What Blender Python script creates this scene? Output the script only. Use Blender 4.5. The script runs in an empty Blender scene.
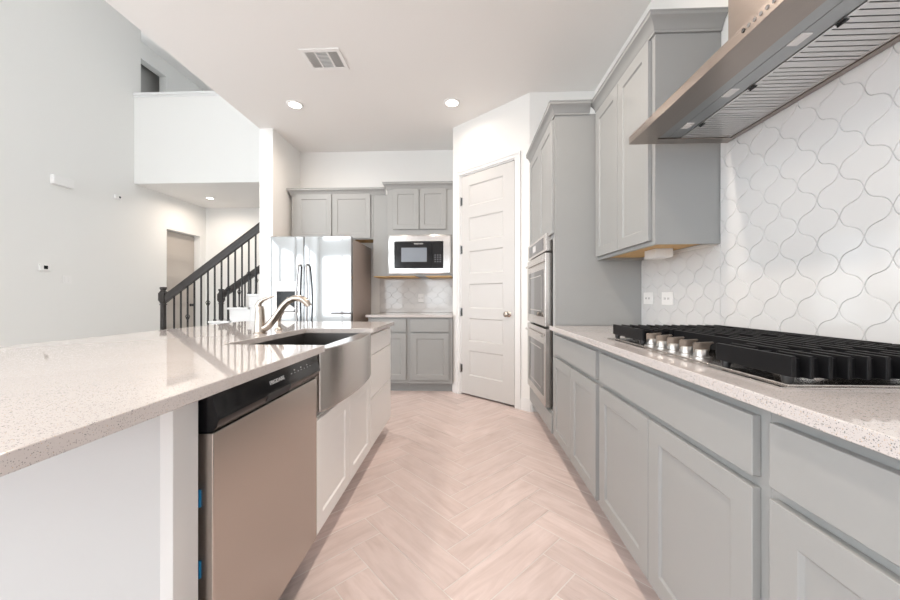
import bpy, math, random
from mathutils import Matrix, Vector
random.seed(7)
SC = bpy.context.scene
COL = SC.collection
R = math.radians

# ------------------------------------------------------------------ camera, light, exposure
cam_d = bpy.data.cameras.new('camera'); cam = bpy.data.objects.new('camera', cam_d); COL.objects.link(cam)
cam_d.sensor_width = 36.0; cam_d.lens = 14.0; cam_d.shift_y = -2/900; cam_d.clip_start = 0.02
cam.location = (0, 0, 1.10)
cam.rotation_euler = (R(90), 0, math.atan(14.5/350))
SC.camera = cam

world = bpy.data.worlds.new('world'); SC.world = world; world.use_nodes = True
bg = world.node_tree.nodes['Background']
bg.inputs[0].default_value = (0.88, 0.95, 1.0, 1); bg.inputs[1].default_value = 2.5

SC.view_settings.view_transform = 'Standard'
SC.view_settings.look = 'None'
SC.view_settings.gamma = 1.0
SC.view_settings.use_curve_mapping = False
SC.view_settings.exposure = 0.60
SC.cycles.max_bounces = 12; SC.cycles.diffuse_bounces = 8; SC.cycles.glossy_bounces = 5
SC.cycles.sample_clamp_indirect = 8.0

def area(name, loc, rot, sx, sy, power, col=(1, 1, 1), shape='RECTANGLE', spread=180):
    d = bpy.data.lights.new(name, 'AREA'); d.shape = shape; d.size = sx; d.size_y = sy
    d.energy = power; d.color = col; d.spread = R(spread)
    o = bpy.data.objects.new(name, d); COL.objects.link(o); o.location = loc; o.rotation_euler = rot
    return o
DAY = (0.93, 0.97, 1.0)
# daylight at the window openings of the rear wall (they face the kitchen)
RY = -5.5
WIN = [(-5.5, -4.1, 0.4, 2.7), (-3.9, -2.6, 0.4, 2.7), (-5.5, -4.1, 3.3, 5.4), (-3.9, -2.6, 3.3, 5.4),
       (-1.72, -0.60, 0.75, 2.0), (-0.2, 1.0, 0.9, 2.3)]
for (a, b, c, d_) in WIN:
    k_ = (9.0 if a < -1 else 2.0) if a > -2 else 6.0
    area('window_daylight', ((a+b)/2, RY-0.16, (c+d_)/2), (R(90), 0, 0), b-a, d_-c, k_*(b-a)*(d_-c), DAY)

# unseen side windows added to the left living room wall, to spread the daylight
LWIN_ADDED = [(-4.9, -3.1), (-2.8, -1.0), (-0.7, 1.1)]
LROW = [(0.4, 2.7), (3.3, 5.4)]
for (a, b) in LWIN_ADDED:
    for (c, d_) in LROW:
        area('window_daylight', (-5.75-0.16, (a+b)/2, (c+d_)/2), (R(90), 0, R(-90)), b-a, d_-c, 3.4*(b-a)*(d_-c), DAY)

# ------------------------------------------------------------------ helpers
class MB:
    def __init__(s, M=None): s.v = []; s.f = []; s.mi = []; s.M = M or Matrix.Identity(4); s.cur = 0
    def add(s, vs, fs):
        n = len(s.v); s.v += [s.M @ Vector(p) for p in vs]
        for f in fs: s.f.append([n+i for i in f]); s.mi.append(s.cur)
        return s
    def box(s, x0, x1, y0, y1, z0, z1):
        if x0 > x1: x0, x1 = x1, x0
        if y0 > y1: y0, y1 = y1, y0
        if z0 > z1: z0, z1 = z1, z0
        return s.add([(x0,y0,z0),(x1,y0,z0),(x1,y1,z0),(x0,y1,z0),(x0,y0,z1),(x1,y0,z1),(x1,y1,z1),(x0,y1,z1)],
              [(0,3,2,1),(4,5,6,7),(0,1,5,4),(1,2,6,5),(2,3,7,6),(3,0,4,7)])
    def prism(s, poly, z0, z1, tr=lambda x, y, z: (x, y, z)):
        n = len(poly)
        vs = [tr(x, y, z0) for x, y in poly] + [tr(x, y, z1) for x, y in poly]
        return s.add(vs, [list(range(n))[::-1], list(range(n, 2*n))] + [(i, (i+1) % n, n+(i+1) % n, n+i) for i in range(n)])
    def tube(s, pts, r, seg=12, caps=True, flat=1.0):
        pts = [Vector(p) for p in pts]; n = len(pts)
        rs = r if isinstance(r, (list, tuple)) else [r]*n
        T = [(pts[min(i+1, n-1)]-pts[max(i-1, 0)]).normalized() for i in range(n)]
        up = Vector((0, 0, 1)) if abs(T[0].z) < 0.9 else Vector((1, 0, 0))
        N = (up - T[0]*up.dot(T[0])).normalized(); vs = []; fs = []
        for i in range(n):
            N = (N - T[i]*N.dot(T[i])).normalized(); B = T[i].cross(N)
            for k in range(seg):
                a = 2*math.pi*k/seg
                vs.append(pts[i] + (N*math.cos(a) + B*math.sin(a)*flat)*rs[i])
        for i in range(n-1):
            for k in range(seg):
                fs.append((i*seg+k, i*seg+(k+1) % seg, (i+1)*seg+(k+1) % seg, (i+1)*seg+k))
        if caps: fs += [list(range(seg))[::-1], list(range((n-1)*seg, n*seg))]
        return s.add(vs, fs)
    def lathe(s, prof, o=(0, 0, 0), axis='z', seg=24):
        vs = []; fs = []; n = len(prof)
        for (r, h) in prof:
            for k in range(seg):
                a = 2*math.pi*k/seg; x, y, z = r*math.cos(a), r*math.sin(a), h
                if axis == 'x': x, y, z = h, x, y
                if axis == 'y': x, y, z = y, h, x
                vs.append((o[0]+x, o[1]+y, o[2]+z))
        for i in range(n-1):
            for k in range(seg):
                fs.append((i*seg+k, i*seg+(k+1) % seg, (i+1)*seg+(k+1) % seg, (i+1)*seg+k))
        fs += [list(range(seg))[::-1], list(range((n-1)*seg, n*seg))]
        return s.add(vs, fs)
    def slab(s, w, h, t, panels, depth=0.007, bev=0.006, x0=0, z0=0, y0=0):
        """door leaf, front faces local -y; each panel (x0,x1,z0,z1) is recessed"""
        xs = sorted({0, w} | {p[0] for p in panels} | {p[1] for p in panels})
        zs = sorted({0, h} | {p[2] for p in panels} | {p[3] for p in panels})
        F = y0 - t; vs = []; fs = []; idx = {}
        def V(x, y, z):
            k = (round(x, 5), round(y, 5), round(z, 5))
            if k not in idx: idx[k] = len(vs); vs.append((x+x0, y, z+z0))
            return idx[k]
        for i in range(len(xs)-1):
            for j in range(len(zs)-1):
                a, b, c, d = xs[i], xs[i+1], zs[j], zs[j+1]
                if any(p[0] <= a and b <= p[1] and p[2] <= c and d <= p[3] for p in panels): continue
                fs.append((V(a,F,c), V(b,F,c), V(b,F,d), V(a,F,d)))
        for (a, b, c, d) in panels:
            q = [(a,c),(b,c),(b,d),(a,d)]; qi = [(a+bev,c+bev),(b-bev,c+bev),(b-bev,d-bev),(a+bev,d-bev)]
            for k in range(4):
                k2 = (k+1) % 4
                fs.append((V(q[k][0],F,q[k][1]), V(q[k2][0],F,q[k2][1]), V(qi[k2][0],F+depth,qi[k2][1]), V(qi[k][0],F+depth,qi[k][1])))
            fs.append(tuple(V(x, F+depth, z) for x, z in qi))
        bk = [V(0,y0,0), V(w,y0,0), V(w,y0,h), V(0,y0,h)]
        fs.append(bk[::-1])
        lo = [V(x,F,0) for x in xs]; hi = [V(x,F,h) for x in xs]; le = [V(0,F,z) for z in zs]; ri = [V(w,F,z) for z in zs]
        fs.append([bk[0], bk[1]] + lo[::-1]); fs.append([bk[3]] + hi + [bk[2]])
        fs.append([bk[0]] + le + [bk[3]]); fs.append([bk[1], bk[2]] + ri[::-1])
        return s.add(vs, fs)
    def sweep(s, path, prof, z=0.0):
        """profile (out, up) swept along an XY path with mitres; out is to the right of travel"""
        P = [Vector((p[0], p[1])) for p in path]; n = len(P); vs = []; fs = []; m = len(prof)
        for i in range(n):
            ns = []
            if i > 0: d = (P[i]-P[i-1]).normalized(); ns.append(Vector((d.y, -d.x)))
            if i < n-1: d = (P[i+1]-P[i]).normalized(); ns.append(Vector((d.y, -d.x)))
            if len(ns) == 2: b = (ns[0]+ns[1]).normalized(); k = 1/max(0.2, b.dot(ns[0])); nn = b*k
            else: nn = ns[0]
            for (o, u) in prof: vs.append((P[i].x+nn.x*o, P[i].y+nn.y*o, z+u))
        for i in range(n-1):
            for k in range(m):
                fs.append((i*m+k, i*m+(k+1) % m, (i+1)*m+(k+1) % m, (i+1)*m+k))
        fs += [list(range(m)), list(range((n-1)*m, n*m))[::-1]]
        return s.add(vs, fs)
    def grid_wall(s, length, height, thick, holes=(), z0=0.0):
        """wall along local x, thickness 0..thick in local y, with rectangular holes (x0,x1,z0,z1)"""
        xs = sorted({0, length} | {h[0] for h in holes} | {h[1] for h in holes})
        for i in range(len(xs)-1):
            a, b = xs[i], xs[i+1]; zc = [(h[2], h[3]) for h in holes if h[0] <= a and b <= h[1]]
            z = z0
            for c, d in sorted(zc):
                if c > z: s.box(a, b, 0, thick, z, c)
                z = d
            if z < height: s.box(a, b, 0, thick, z, height)
        return s

WM = {}
def link(name, me, parent):
    o = bpy.data.objects.new(name, me); COL.objects.link(o)
    if parent is not None: o.parent = parent; WM[o] = WM[parent]
    else: WM[o] = Matrix.Identity(4)
    return o
def build(mb, name, mats, parent=None, bevel=0.0, seg=2, smooth=40, local=False, flat=False):
    me = bpy.data.meshes.new(name)
    vs = mb.v
    if parent is not None and not local:
        I = WM[parent].inverted(); vs = [I @ v for v in vs]
    me.from_pydata([tuple(v) for v in vs], [], mb.f)
    mats = mats if isinstance(mats, (list, tuple)) else [mats]
    for m in mats: me.materials.append(m)
    if len(mats) > 1: me.polygons.foreach_set('material_index', mb.mi)
    import bmesh
    bm = bmesh.new(); bm.from_mesh(me); bmesh.ops.recalc_face_normals(bm, faces=bm.faces); bm.to_mesh(me); bm.free()
    if not flat:
        me.polygons.foreach_set('use_smooth', [True]*len(me.polygons)); me.set_sharp_from_angle(angle=R(smooth))
    o = link(name, me, parent)
    if bevel:
        b = o.modifiers.new('bevel', 'BEVEL'); b.width = bevel; b.segments = seg; b.limit_method = 'ANGLE'; b.angle_limit = R(40)
        b.harden_normals = True
    return o
def tag(o, label, cat, group=None, kind=None):
    o['label'] = label; o['category'] = cat
    if group: o['group'] = group
    if kind: o['kind'] = kind
    return o
def thing(name, label, cat, M, group=None, kind=None):
    o = bpy.data.objects.new(name, None); COL.objects.link(o); o.empty_display_size = 0.1
    if not isinstance(M, Matrix): M = Matrix.Translation(M)
    o.matrix_world = M; WM[o] = M.copy()
    return tag(o, label, cat, group, kind)
def struct(mb, name, mats, label, cat, parent=None, bevel=0.0, flat=True):
    o = build(mb, name, mats, parent, bevel, flat=flat)
    if parent is None: tag(o, label, cat, None, 'structure')
    return o
def frame(x, y, z, deg): return Matrix.Translation((x, y, z)) @ Matrix.Rotation(R(deg), 4, 'Z')
def text(body, name, mat, parent, M, size):
    c = bpy.data.curves.new(name, 'FONT'); c.body = body; c.size = size; c.extrude = 0.0004; c.align_x = 'CENTER'; c.align_y = 'CENTER'
    c.materials.append(mat)
    tmp = bpy.data.objects.new(name, c); COL.objects.link(tmp); bpy.context.view_layer.update()
    me = bpy.data.meshes.new_from_object(tmp.evaluated_get(bpy.context.evaluated_depsgraph_get()))
    bpy.data.objects.remove(tmp); bpy.data.curves.remove(c); me.name = name
    o = bpy.data.objects.new(name, me); COL.objects.link(o); o.parent = parent
    o.matrix_basis = WM[parent].inverted() @ M
    return o
def copy_tree(o, parent=None):
    c = o.copy(); COL.objects.link(c); WM[c] = WM[o].copy()
    if parent is not None: c.parent = parent
    for ch in list(o.children): copy_tree(ch, c)
    return c

# ------------------------------------------------------------------ materials
def srgb(r, g, b):
    f = lambda c: (c/255/12.92) if c/255 <= 0.04045 else ((c/255+0.055)/1.055)**2.4
    return (f(r), f(g), f(b), 1)
def mat(name, col, rough=0.5, metal=0.0, spec=0.5, coat=0.0, emit=None, estr=0.0, var=0.0, vscale=6.0, bump=0.0, bscale=80.0, stretch=None):
    m = bpy.data.materials.new(name); m.use_nodes = True; nt = m.node_tree; b = nt.nodes['Principled BSDF']
    b.inputs['Base Color'].default_value = col; b.inputs['Roughness'].default_value = rough; b.inputs['Metallic'].default_value = metal
    b.inputs['Specular IOR Level'].default_value = spec; b.inputs['Coat Weight'].default_value = coat
    if emit: b.inputs['Emission Color'].default_value = emit; b.inputs['Emission Strength'].default_value = estr
    if var or bump:
        tc = nt.nodes.new('ShaderNodeTexCoord'); mp = nt.nodes.new('ShaderNodeMapping'); nt.links.new(tc.outputs['Object'], mp.inputs[0])
        if stretch: mp.inputs['Scale'].default_value = stretch
        if var:
            n = nt.nodes.new('ShaderNodeTexNoise'); n.inputs['Scale'].default_value = vscale; n.inputs['Detail'].default_value = 4
            nt.links.new(mp.outputs[0], n.inputs['Vector'])
            mx = nt.nodes.new('ShaderNodeMix'); mx.data_type = 'RGBA'
            mx.inputs[6].default_value = tuple(c*(1-var) for c in col[:3]) + (1,); mx.inputs[7].default_value = tuple(min(1, c*(1+var)) for c in col[:3]) + (1,)
            nt.links.new(n.outputs['Fac'], mx.inputs[0]); nt.links.new(mx.outputs[2], b.inputs['Base Color'])
        if bump:
            n2 = nt.nodes.new('ShaderNodeTexNoise'); n2.inputs['Scale'].default_value = bscale
            nt.links.new(mp.outputs[0], n2.inputs['Vector'])
            bp = nt.nodes.new('ShaderNodeBump'); bp.inputs['Strength'].default_value = bump; bp.inputs['Distance'].default_value = 0.002
            nt.links.new(n2.outputs['Fac'], bp.inputs['Height']); nt.links.new(bp.outputs[0], b.inputs['Normal'])
    return m
M_WALL = mat('wall_paint', (0.82, 0.815, 0.80, 1), 0.7, spec=0.25, bump=0.08, bscale=160)
M_CEIL = mat('ceiling_paint', (0.83, 0.815, 0.80, 1), 0.8, spec=0.2)
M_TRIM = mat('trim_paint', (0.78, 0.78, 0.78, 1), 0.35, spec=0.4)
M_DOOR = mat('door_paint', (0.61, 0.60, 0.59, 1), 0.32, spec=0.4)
M_GRAY = mat('gray_cabinet_paint', (0.325, 0.33, 0.327, 1), 0.38, spec=0.4, var=0.02, vscale=3)
M_WHITE = mat('white_cabinet_paint', (0.88, 0.87, 0.855, 1), 0.36, spec=0.4)
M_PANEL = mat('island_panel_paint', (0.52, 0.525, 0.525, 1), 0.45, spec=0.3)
M_WOOD = mat('raw_plywood', (0.62, 0.40, 0.17, 1), 0.6, var=0.2, vscale=8, stretch=(1, 8, 8))
M_STEEL = mat('stainless_steel', (0.62, 0.59, 0.565, 1), 0.26, 1.0, var=0.03, vscale=30, stretch=(1, 1, 40), bump=0.03, bscale=60)
M_DWST = mat('dishwasher_steel', (0.50, 0.455, 0.42, 1), 0.27, 1.0, var=0.03, vscale=30, stretch=(1, 1, 40), bump=0.03, bscale=60)
M_MWTRIM = mat('microwave_trim_steel', (0.60, 0.59, 0.58, 1), 0.16, 1.0)
M_FRIDGE = mat('smooth_stainless', (0.43, 0.435, 0.44, 1), 0.06, 1.0, var=0.02, vscale=20, stretch=(1, 1, 30))
M_HOODST = mat('brushed_hood_steel', (0.36, 0.315, 0.285, 1), 0.3, 1.0, var=0.08, vscale=8, stretch=(60, 1, 60), bump=0.04, bscale=40)
M_PANELST = mat('hood_panel_steel', (0.40, 0.41, 0.415, 1), 0.35, 1.0)
M_SINKIN = mat('sink_basin_steel', (0.20, 0.19, 0.185, 1), 0.32, 1.0)
M_NICKEL = mat('brushed_nickel', (0.46, 0.405, 0.355, 1), 0.24, 1.0)
M_CHROME = mat('bright_chrome', (0.55, 0.55, 0.56, 1), 0.10, 1.0)
M_KNOB = mat('knob_steel', (0.50, 0.485, 0.47, 1), 0.3, 1.0)
M_FILTER = mat('filter_steel', (0.74, 0.73, 0.72, 1), 0.4, 1.0)
M_BLACKGL = mat('black_gloss', (0.008, 0.008, 0.009, 1), 0.10, spec=0.3)
M_BLACK = mat('black_plastic', (0.015, 0.015, 0.016, 1), 0.35)
M_IRON = mat('cast_iron', (0.008, 0.008, 0.009, 1), 0.45, spec=0.16, bump=0.1, bscale=400)
M_DARKGLASS = mat('oven_glass', (0.03, 0.03, 0.031, 1), 0.06, spec=0.5, coat=0.2)
M_MWGLASS = mat('microwave_window', (0.20, 0.225, 0.26, 1), 0.15, spec=0.7)
M_FRSIDE = mat('fridge_side_paint', (0.37, 0.305, 0.27, 1), 0.4, var=0.03, bump=0.05, bscale=300)
M_RAIL = mat('dark_stained_rail', (0.035, 0.030, 0.028, 1), 0.35, var=0.25, vscale=20)
M_BALUST = mat('black_iron', (0.018, 0.017, 0.017, 1), 0.4)
M_PLATE = mat('white_plastic', (0.84, 0.83, 0.82, 1), 0.3)
M_GRILL = mat('dark_void', (0.03, 0.03, 0.032, 1), 0.7)
M_VENTBACK = mat('vent_duct', (0.07, 0.07, 0.07, 1), 0.7)
M_TAPE = mat('blue_tape', (0.0, 0.18, 0.42, 1), 0.5)
M_LETTER = mat('white_lettering', (0.8, 0.8, 0.8, 1), 0.4)
M_LENS = mat('lamp_lens', (1, 0.95, 0.88, 1), 0.4, emit=(1.0, 0.93, 0.84, 1), estr=6.0)
M_GREYLENS = mat('unlit_lens', (0.7, 0.7, 0.7, 1), 0.15)
M_GROUT = mat('tile_grout', (0.66, 0.655, 0.65, 1), 0.8, var=0.05)
M_FGROUT = mat('floor_grout', (0.84, 0.79, 0.76, 1), 0.8)
M_TILE = mat('glazed_white_tile', (0.69, 0.685, 0.683, 1), 0.07, spec=0.5, bump=0.05, bscale=14)
M_DISPLAY = mat('display_glass', (0.10, 0.10, 0.11, 1), 0.15)

def quartz():
    m = bpy.data.materials.new('speckled_quartz'); m.use_nodes = True; nt = m.node_tree; b = nt.nodes['Principled BSDF']
    tc = nt.nodes.new('ShaderNodeTexCoord')
    col = (0.56, 0.525, 0.513, 1); last = None
    def layer(scale, thr, c, last):
        v = nt.nodes.new('ShaderNodeTexVoronoi'); v.inputs['Scale'].default_value = scale; nt.links.new(tc.outputs['Object'], v.inputs['Vector'])
        sep = nt.nodes.new('ShaderNodeSeparateColor'); nt.links.new(v.outputs['Color'], sep.inputs[0])
        g = nt.nodes.new('ShaderNodeMath'); g.operation = 'LESS_THAN'; g.inputs[1].default_value = thr; nt.links.new(sep.outputs[0], g.inputs[0])
        d = nt.nodes.new('ShaderNodeMath'); d.operation = 'LESS_THAN'; nt.links.new(v.outputs['Distance'], d.inputs[0])
        s2 = nt.nodes.new('ShaderNodeMath'); s2.operation = 'MULTIPLY'; s2.inputs[1].default_value = 0.48; nt.links.new(sep.outputs[1], s2.inputs[0]); nt.links.new(s2.outputs[0], d.inputs[1])
        a = nt.nodes.new('ShaderNodeMath'); a.operation = 'MULTIPLY'; nt.links.new(g.outputs[0], a.inputs[0]); nt.links.new(d.outputs[0], a.inputs[1])
        mx = nt.nodes.new('ShaderNodeMix'); mx.data_type = 'RGBA'; nt.links.new(a.outputs[0], mx.inputs[0])
        if last is None: mx.inputs[6].default_value = col
        else: nt.links.new(last, mx.inputs[6])
        mx.inputs[7].default_value = c
        return mx.outputs[2]
    last = layer(330, 0.33, (0.22, 0.225, 0.23, 1), last)
    last = layer(520, 0.4, (0.30, 0.29, 0.28, 1), last)
    last = layer(420, 0.14, (0.50, 0.38, 0.27, 1), last)
    nt.links.new(last, b.inputs['Base Color'])
    b.inputs['Roughness'].default_value = 0.035; b.inputs['Specular IOR Level'].default_value = 0.55
    return m
M_QUARTZ = quartz()

def floor_mat():
    m = bpy.data.materials.new('wood_look_tile'); m.use_nodes = True; nt = m.node_tree; b = nt.nodes['Principled BSDF']
    uv = nt.nodes.new('ShaderNodeUVMap'); uv.uv_map = 'UVMap'
    mp = nt.nodes.new('ShaderNodeMapping'); mp.inputs['Scale'].default_value = (2.2, 16, 1); nt.links.new(uv.outputs[0], mp.inputs[0])
    n = nt.nodes.new('ShaderNodeTexNoise'); n.inputs['Scale'].default_value = 1.6; n.inputs['Detail'].default_value = 8; n.inputs['Roughness'].default_value = 0.62; n.inputs['Distortion'].default_value = 0.8
    nt.links.new(mp.outputs[0], n.inputs['Vector'])
    cr = nt.nodes.new('ShaderNodeValToRGB'); e = cr.color_ramp.elements
    e[0].position = 0.28; e[0].color = (0.60, 0.49, 0.457, 1); e[1].position = 0.66; e[1].color = (0.80, 0.68, 0.65, 1)
    nt.links.new(n.outputs['Fac'], cr.inputs[0])
    ca = nt.nodes.new('ShaderNodeVertexColor'); ca.layer_name = 'tone'
    mx = nt.nodes.new('ShaderNodeMix'); mx.data_type = 'RGBA'; mx.blend_type = 'MULTIPLY'; mx.inputs[0].default_value = 1.0
    nt.links.new(cr.outputs[0], mx.inputs[6]); nt.links.new(ca.outputs[0], mx.inputs[7]); nt.links.new(mx.outputs[2], b.inputs['Base Color'])
    b.inputs['Roughness'].default_value = 0.42; b.inputs['Specular IOR Level'].default_value = 0.4
    return m
M_FLOOR = floor_mat()

# ------------------------------------------------------------------ the setting
ZC = 3.09          # kitchen ceiling
XL, XR, XK = -5.75, 1.25, -2.405   # living left wall, kitchen right wall, kitchen ceiling edge
YB, YH = 4.70, 7.55
ZT = 6.0

def clip(poly, x0, x1, y0, y1):
    for ax, lim, sg in ((0, x0, 1), (0, x1, -1), (1, y0, 1), (1, y1, -1)):
        out = []
        for i in range(len(poly)):
            p, q = poly[i], poly[(i+1) % len(poly)]
            ip, iq = (p[ax]-lim)*sg >= -1e-9, (q[ax]-lim)*sg >= -1e-9
            if ip: out.append(p)
            if ip != iq:
                t = (lim-p[ax])/(q[ax]-p[ax]); out.append((p[0]+t*(q[0]-p[0]), p[1]+t*(q[1]-p[1])))
        poly = out
        if len(poly) < 3: return []
    return poly

def make_floor():
    x0, x1, y0, y1 = -2.75, 1.40, RY-0.15, 7.7
    w = 0.1475; s2 = math.sqrt(0.5); gap = 0.005
    pi_, qi_ = (0.337+1.729)*s2, (1.729-0.337)*s2
    P0, Q0 = pi_-4*w, qi_-w
    vs, fs, mi, uvs, tones = [], [], [], [], []
    vs += [(x0,y0,-0.0015),(x1,y0,-0.0015),(x1,y1,-0.0015),(x0,y1,-0.0015),(x0,y0,-0.10),(x1,y0,-0.10),(x1,y1,-0.10),(x0,y1,-0.10)]
    for f in ((0,1,2,3),(4,7,6,5),(0,4,5,1),(1,5,6,2),(2,6,7,3),(3,7,4,0)):
        fs.append(f); mi.append(1); uvs.append([(0,0)]*4); tones.append(1)
    for a in range(-70, 70):
        for b in range(-70, 70):
            t = (a-b) % 8
            if t == 0: rect = (a, a+4, b, b+1); hor = True
            elif t == 7 : rect = (a, a+1, b, b+4); hor = False   # lowest cell of a vertical tile
            else: continue
            pa, pb, qa, qb = P0+rect[0]*w+gap/2, P0+rect[1]*w-gap/2, Q0+rect[2]*w+gap/2, Q0+rect[3]*w-gap/2
            pq = [(pa,qa),(pb,qa),(pb,qb),(pa,qb)]
            xy = [((p-q)*s2, (p+q)*s2) for p, q in pq]
            if max(p[0] for p in xy) < x0 or min(p[0] for p in xy) > x1 or max(p[1] for p in xy) < y0 or min(p[1] for p in xy) > y1: continue
            xy = clip(xy, x0, x1, y0, y1)
            if not xy: continue
            ou, ov = random.uniform(0, 50), random.uniform(0, 50); n = len(vs)
            vs += [(x, y, 0.0) for x, y in xy]; fs.append(tuple(range(n, n+len(xy)))); mi.append(0)
            u = []
            for x, y in xy:
                p, q = (x+y)*s2, (y-x)*s2
                u.append((p+ou, q+ov) if hor else (q+ou, p+ov))
            uvs.append(u); tones.append(random.uniform(0.88, 1.04))
    me = bpy.data.meshes.new('floor'); me.from_pydata(vs, [], fs)
    me.materials.append(M_FLOOR); me.materials.append(M_FGROUT); me.polygons.foreach_set('material_index', mi)
    me.uv_layers.new(name='UVMap'); me.color_attributes.new('tone', 'FLOAT_COLOR', 'CORNER')
    me.uv_layers['UVMap'].data.foreach_set('uv', [c for u in uvs for p in u for c in p])
    me.color_attributes['tone'].data.foreach_set('color', [c for u, t in zip(uvs, tones) for p in u for c in (t, t, t, 1.0)])
    o = link('floor', me, None)
    tag(o, 'pinkish beige wood-look herringbone tile floor', 'floor', None, 'structure')
make_floor()
struct(MB().box(-6.0, -2.75, RY-0.15, 7.7, -0.10, 0.004), 'floor_living', mat('pale_carpet', (0.62, 0.61, 0.60, 1), 0.95, spec=0.1, var=0.06, vscale=60, bump=0.5, bscale=250), 'pale carpet of the living room beyond the island', 'floor')

# right side of the kitchen
struct(MB().box(XR, XR+0.15, RY, 3.57, 0, ZC), 'wall_right', M_WALL, 'white wall on the right behind the range hood and tile', 'wall')
struct(MB().box(0.63, XR, 3.42, 3.57, 0, ZC), 'wall_return', M_WALL, 'short white wall at the end of the tall oven cabinet', 'wall')
PA, PB = Vector((-0.135, 4.095)), Vector((0.63, 3.42))
PL = (PB-PA).length; PM = Matrix.Translation((PA.x, PA.y, 0)) @ Matrix.Rotation(math.atan2(PB.y-PA.y, PB.x-PA.x), 4, 'Z')
D0, D1, DZ = 0.117, 0.862, 2.50
struct(MB(PM).grid_wall(PL, ZC, 0.12, [(D0, D1, 0, DZ)]), 'wall_pantry', M_WALL, 'angled white wall holding the pantry door', 'wall')
struct(MB().box(-2.405, 0.1, YB, YB+0.15, 0, ZC), 'wall_back', M_WALL, 'white back wall above the refrigerator and microwave cabinets', 'wall')
struct(MB().box(-0.135, -0.03, 4.10, YB, 0, ZC), 'wall_pantry_side', M_WALL, 'short white wall beside the back counter', 'wall')
struct(MB().box(-2.405, -2.246, 4.015, YB, 0, ZC), 'wall_alcove', M_WALL, 'white end wall to the left of the refrigerator', 'wall')
struct(MB().box(0.1, 1.40, YB, YB+0.15, 0, ZC-0.02).box(XR, XR+0.15, 3.57, YB, 0, ZC-0.02), 'wall_pantry_back', M_WALL, 'wall inside the pantry behind the white door', 'wall')
# ceiling of the kitchen with upper wall on its edge
struct(MB().box(XK, XR+0.15, RY, YB+0.15, ZC, ZC+0.40), 'ceiling', M_CEIL, 'flat white kitchen ceiling with recessed lights', 'ceiling')
struct(MB().box(XK, XK+0.15, RY, 8.0, ZC+0.40, ZT), 'wall_upper', M_WALL, 'upper white wall above the edge of the kitchen ceiling', 'wall')
# living room and hall
LM = Matrix.Translation((XL, RY, 0)) @ Matrix.Rotation(R(90), 4, 'Z')   # local x -> +Y, local y -> -X
H0, H1, HZ = 6.53-RY, 7.385-RY, 2.44
struct(MB(LM).grid_wall(5.99-RY, ZT, 0.15, [(a-RY, b-RY, c, d) for a, b in LWIN_ADDED for c, d in LROW]).grid_wall(YH-RY+0.15, 3.09, 0.15, [(0, 5.99-RY, 0, 3.09), (H0, H1, 0, HZ)]),
       'wall_left', M_WALL, 'tall plain white wall of the living room on the left', 'wall')
struct(MB().box(XL, 0.2, YH, YH+0.15, 0, ZC), 'wall_hall', M_WALL, 'white wall at the back of the hall beyond the stairs', 'wall')
struct(MB().box(-0.4, -0.25, YB+0.15, YH, 0, ZC), 'wall_stairwell', M_WALL, 'wall closing the stairwell behind the kitchen', 'wall')
struct(MB().box(-6.5, -0.25, 5.87, 8.6, ZC, ZC+0.40), 'ceiling_hall', M_CEIL, 'white ceiling under the loft with one recessed light', 'ceiling')
struct(MB().box(-5.81, XK, 5.866, 5.985, ZC+0.002, 4.62), 'wall_loft', M_WALL, 'bright white half wall of the upstairs loft', 'wall')
struct(MB().box(-5.85, XK, 5.84, 6.02, 4.62, 4.665).box(-5.83, XK, 5.855, 6.0, 4.59, 4.62), 'trim_loft_cap', M_TRIM, 'white wooden cap on top of the loft half wall', 'trim', bevel=0.004)
UM = Matrix.Translation((-6.10, 5.99, 3.49)) @ Matrix.Rotation(R(90), 4, 'Z')
struct(MB(UM).grid_wall(2.6, 2.46, 0.15, [(0.1, 0.93, 0, 2.14)]), 'wall_loft_left', M_WALL, 'upstairs wall with a dark doorway above the loft half wall', 'wall')
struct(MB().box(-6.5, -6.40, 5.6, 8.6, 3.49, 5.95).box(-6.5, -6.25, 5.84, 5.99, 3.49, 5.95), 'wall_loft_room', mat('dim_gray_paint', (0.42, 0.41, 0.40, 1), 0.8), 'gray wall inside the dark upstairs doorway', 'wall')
struct(MB().box(-6.5, XK, 8.45, 8.6, 3.49, 5.95), 'wall_loft_back', M_WALL, 'back wall of the upstairs loft', 'wall')
struct(MB().box(-6.5, XK, 5.99, 8.6, 5.95, 6.1).box(-5.9, XK+0.15, RY, 5.99, ZT, 6.15), 'ceiling_living', M_CEIL, 'high white ceiling over the living room and loft', 'ceiling')
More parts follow.
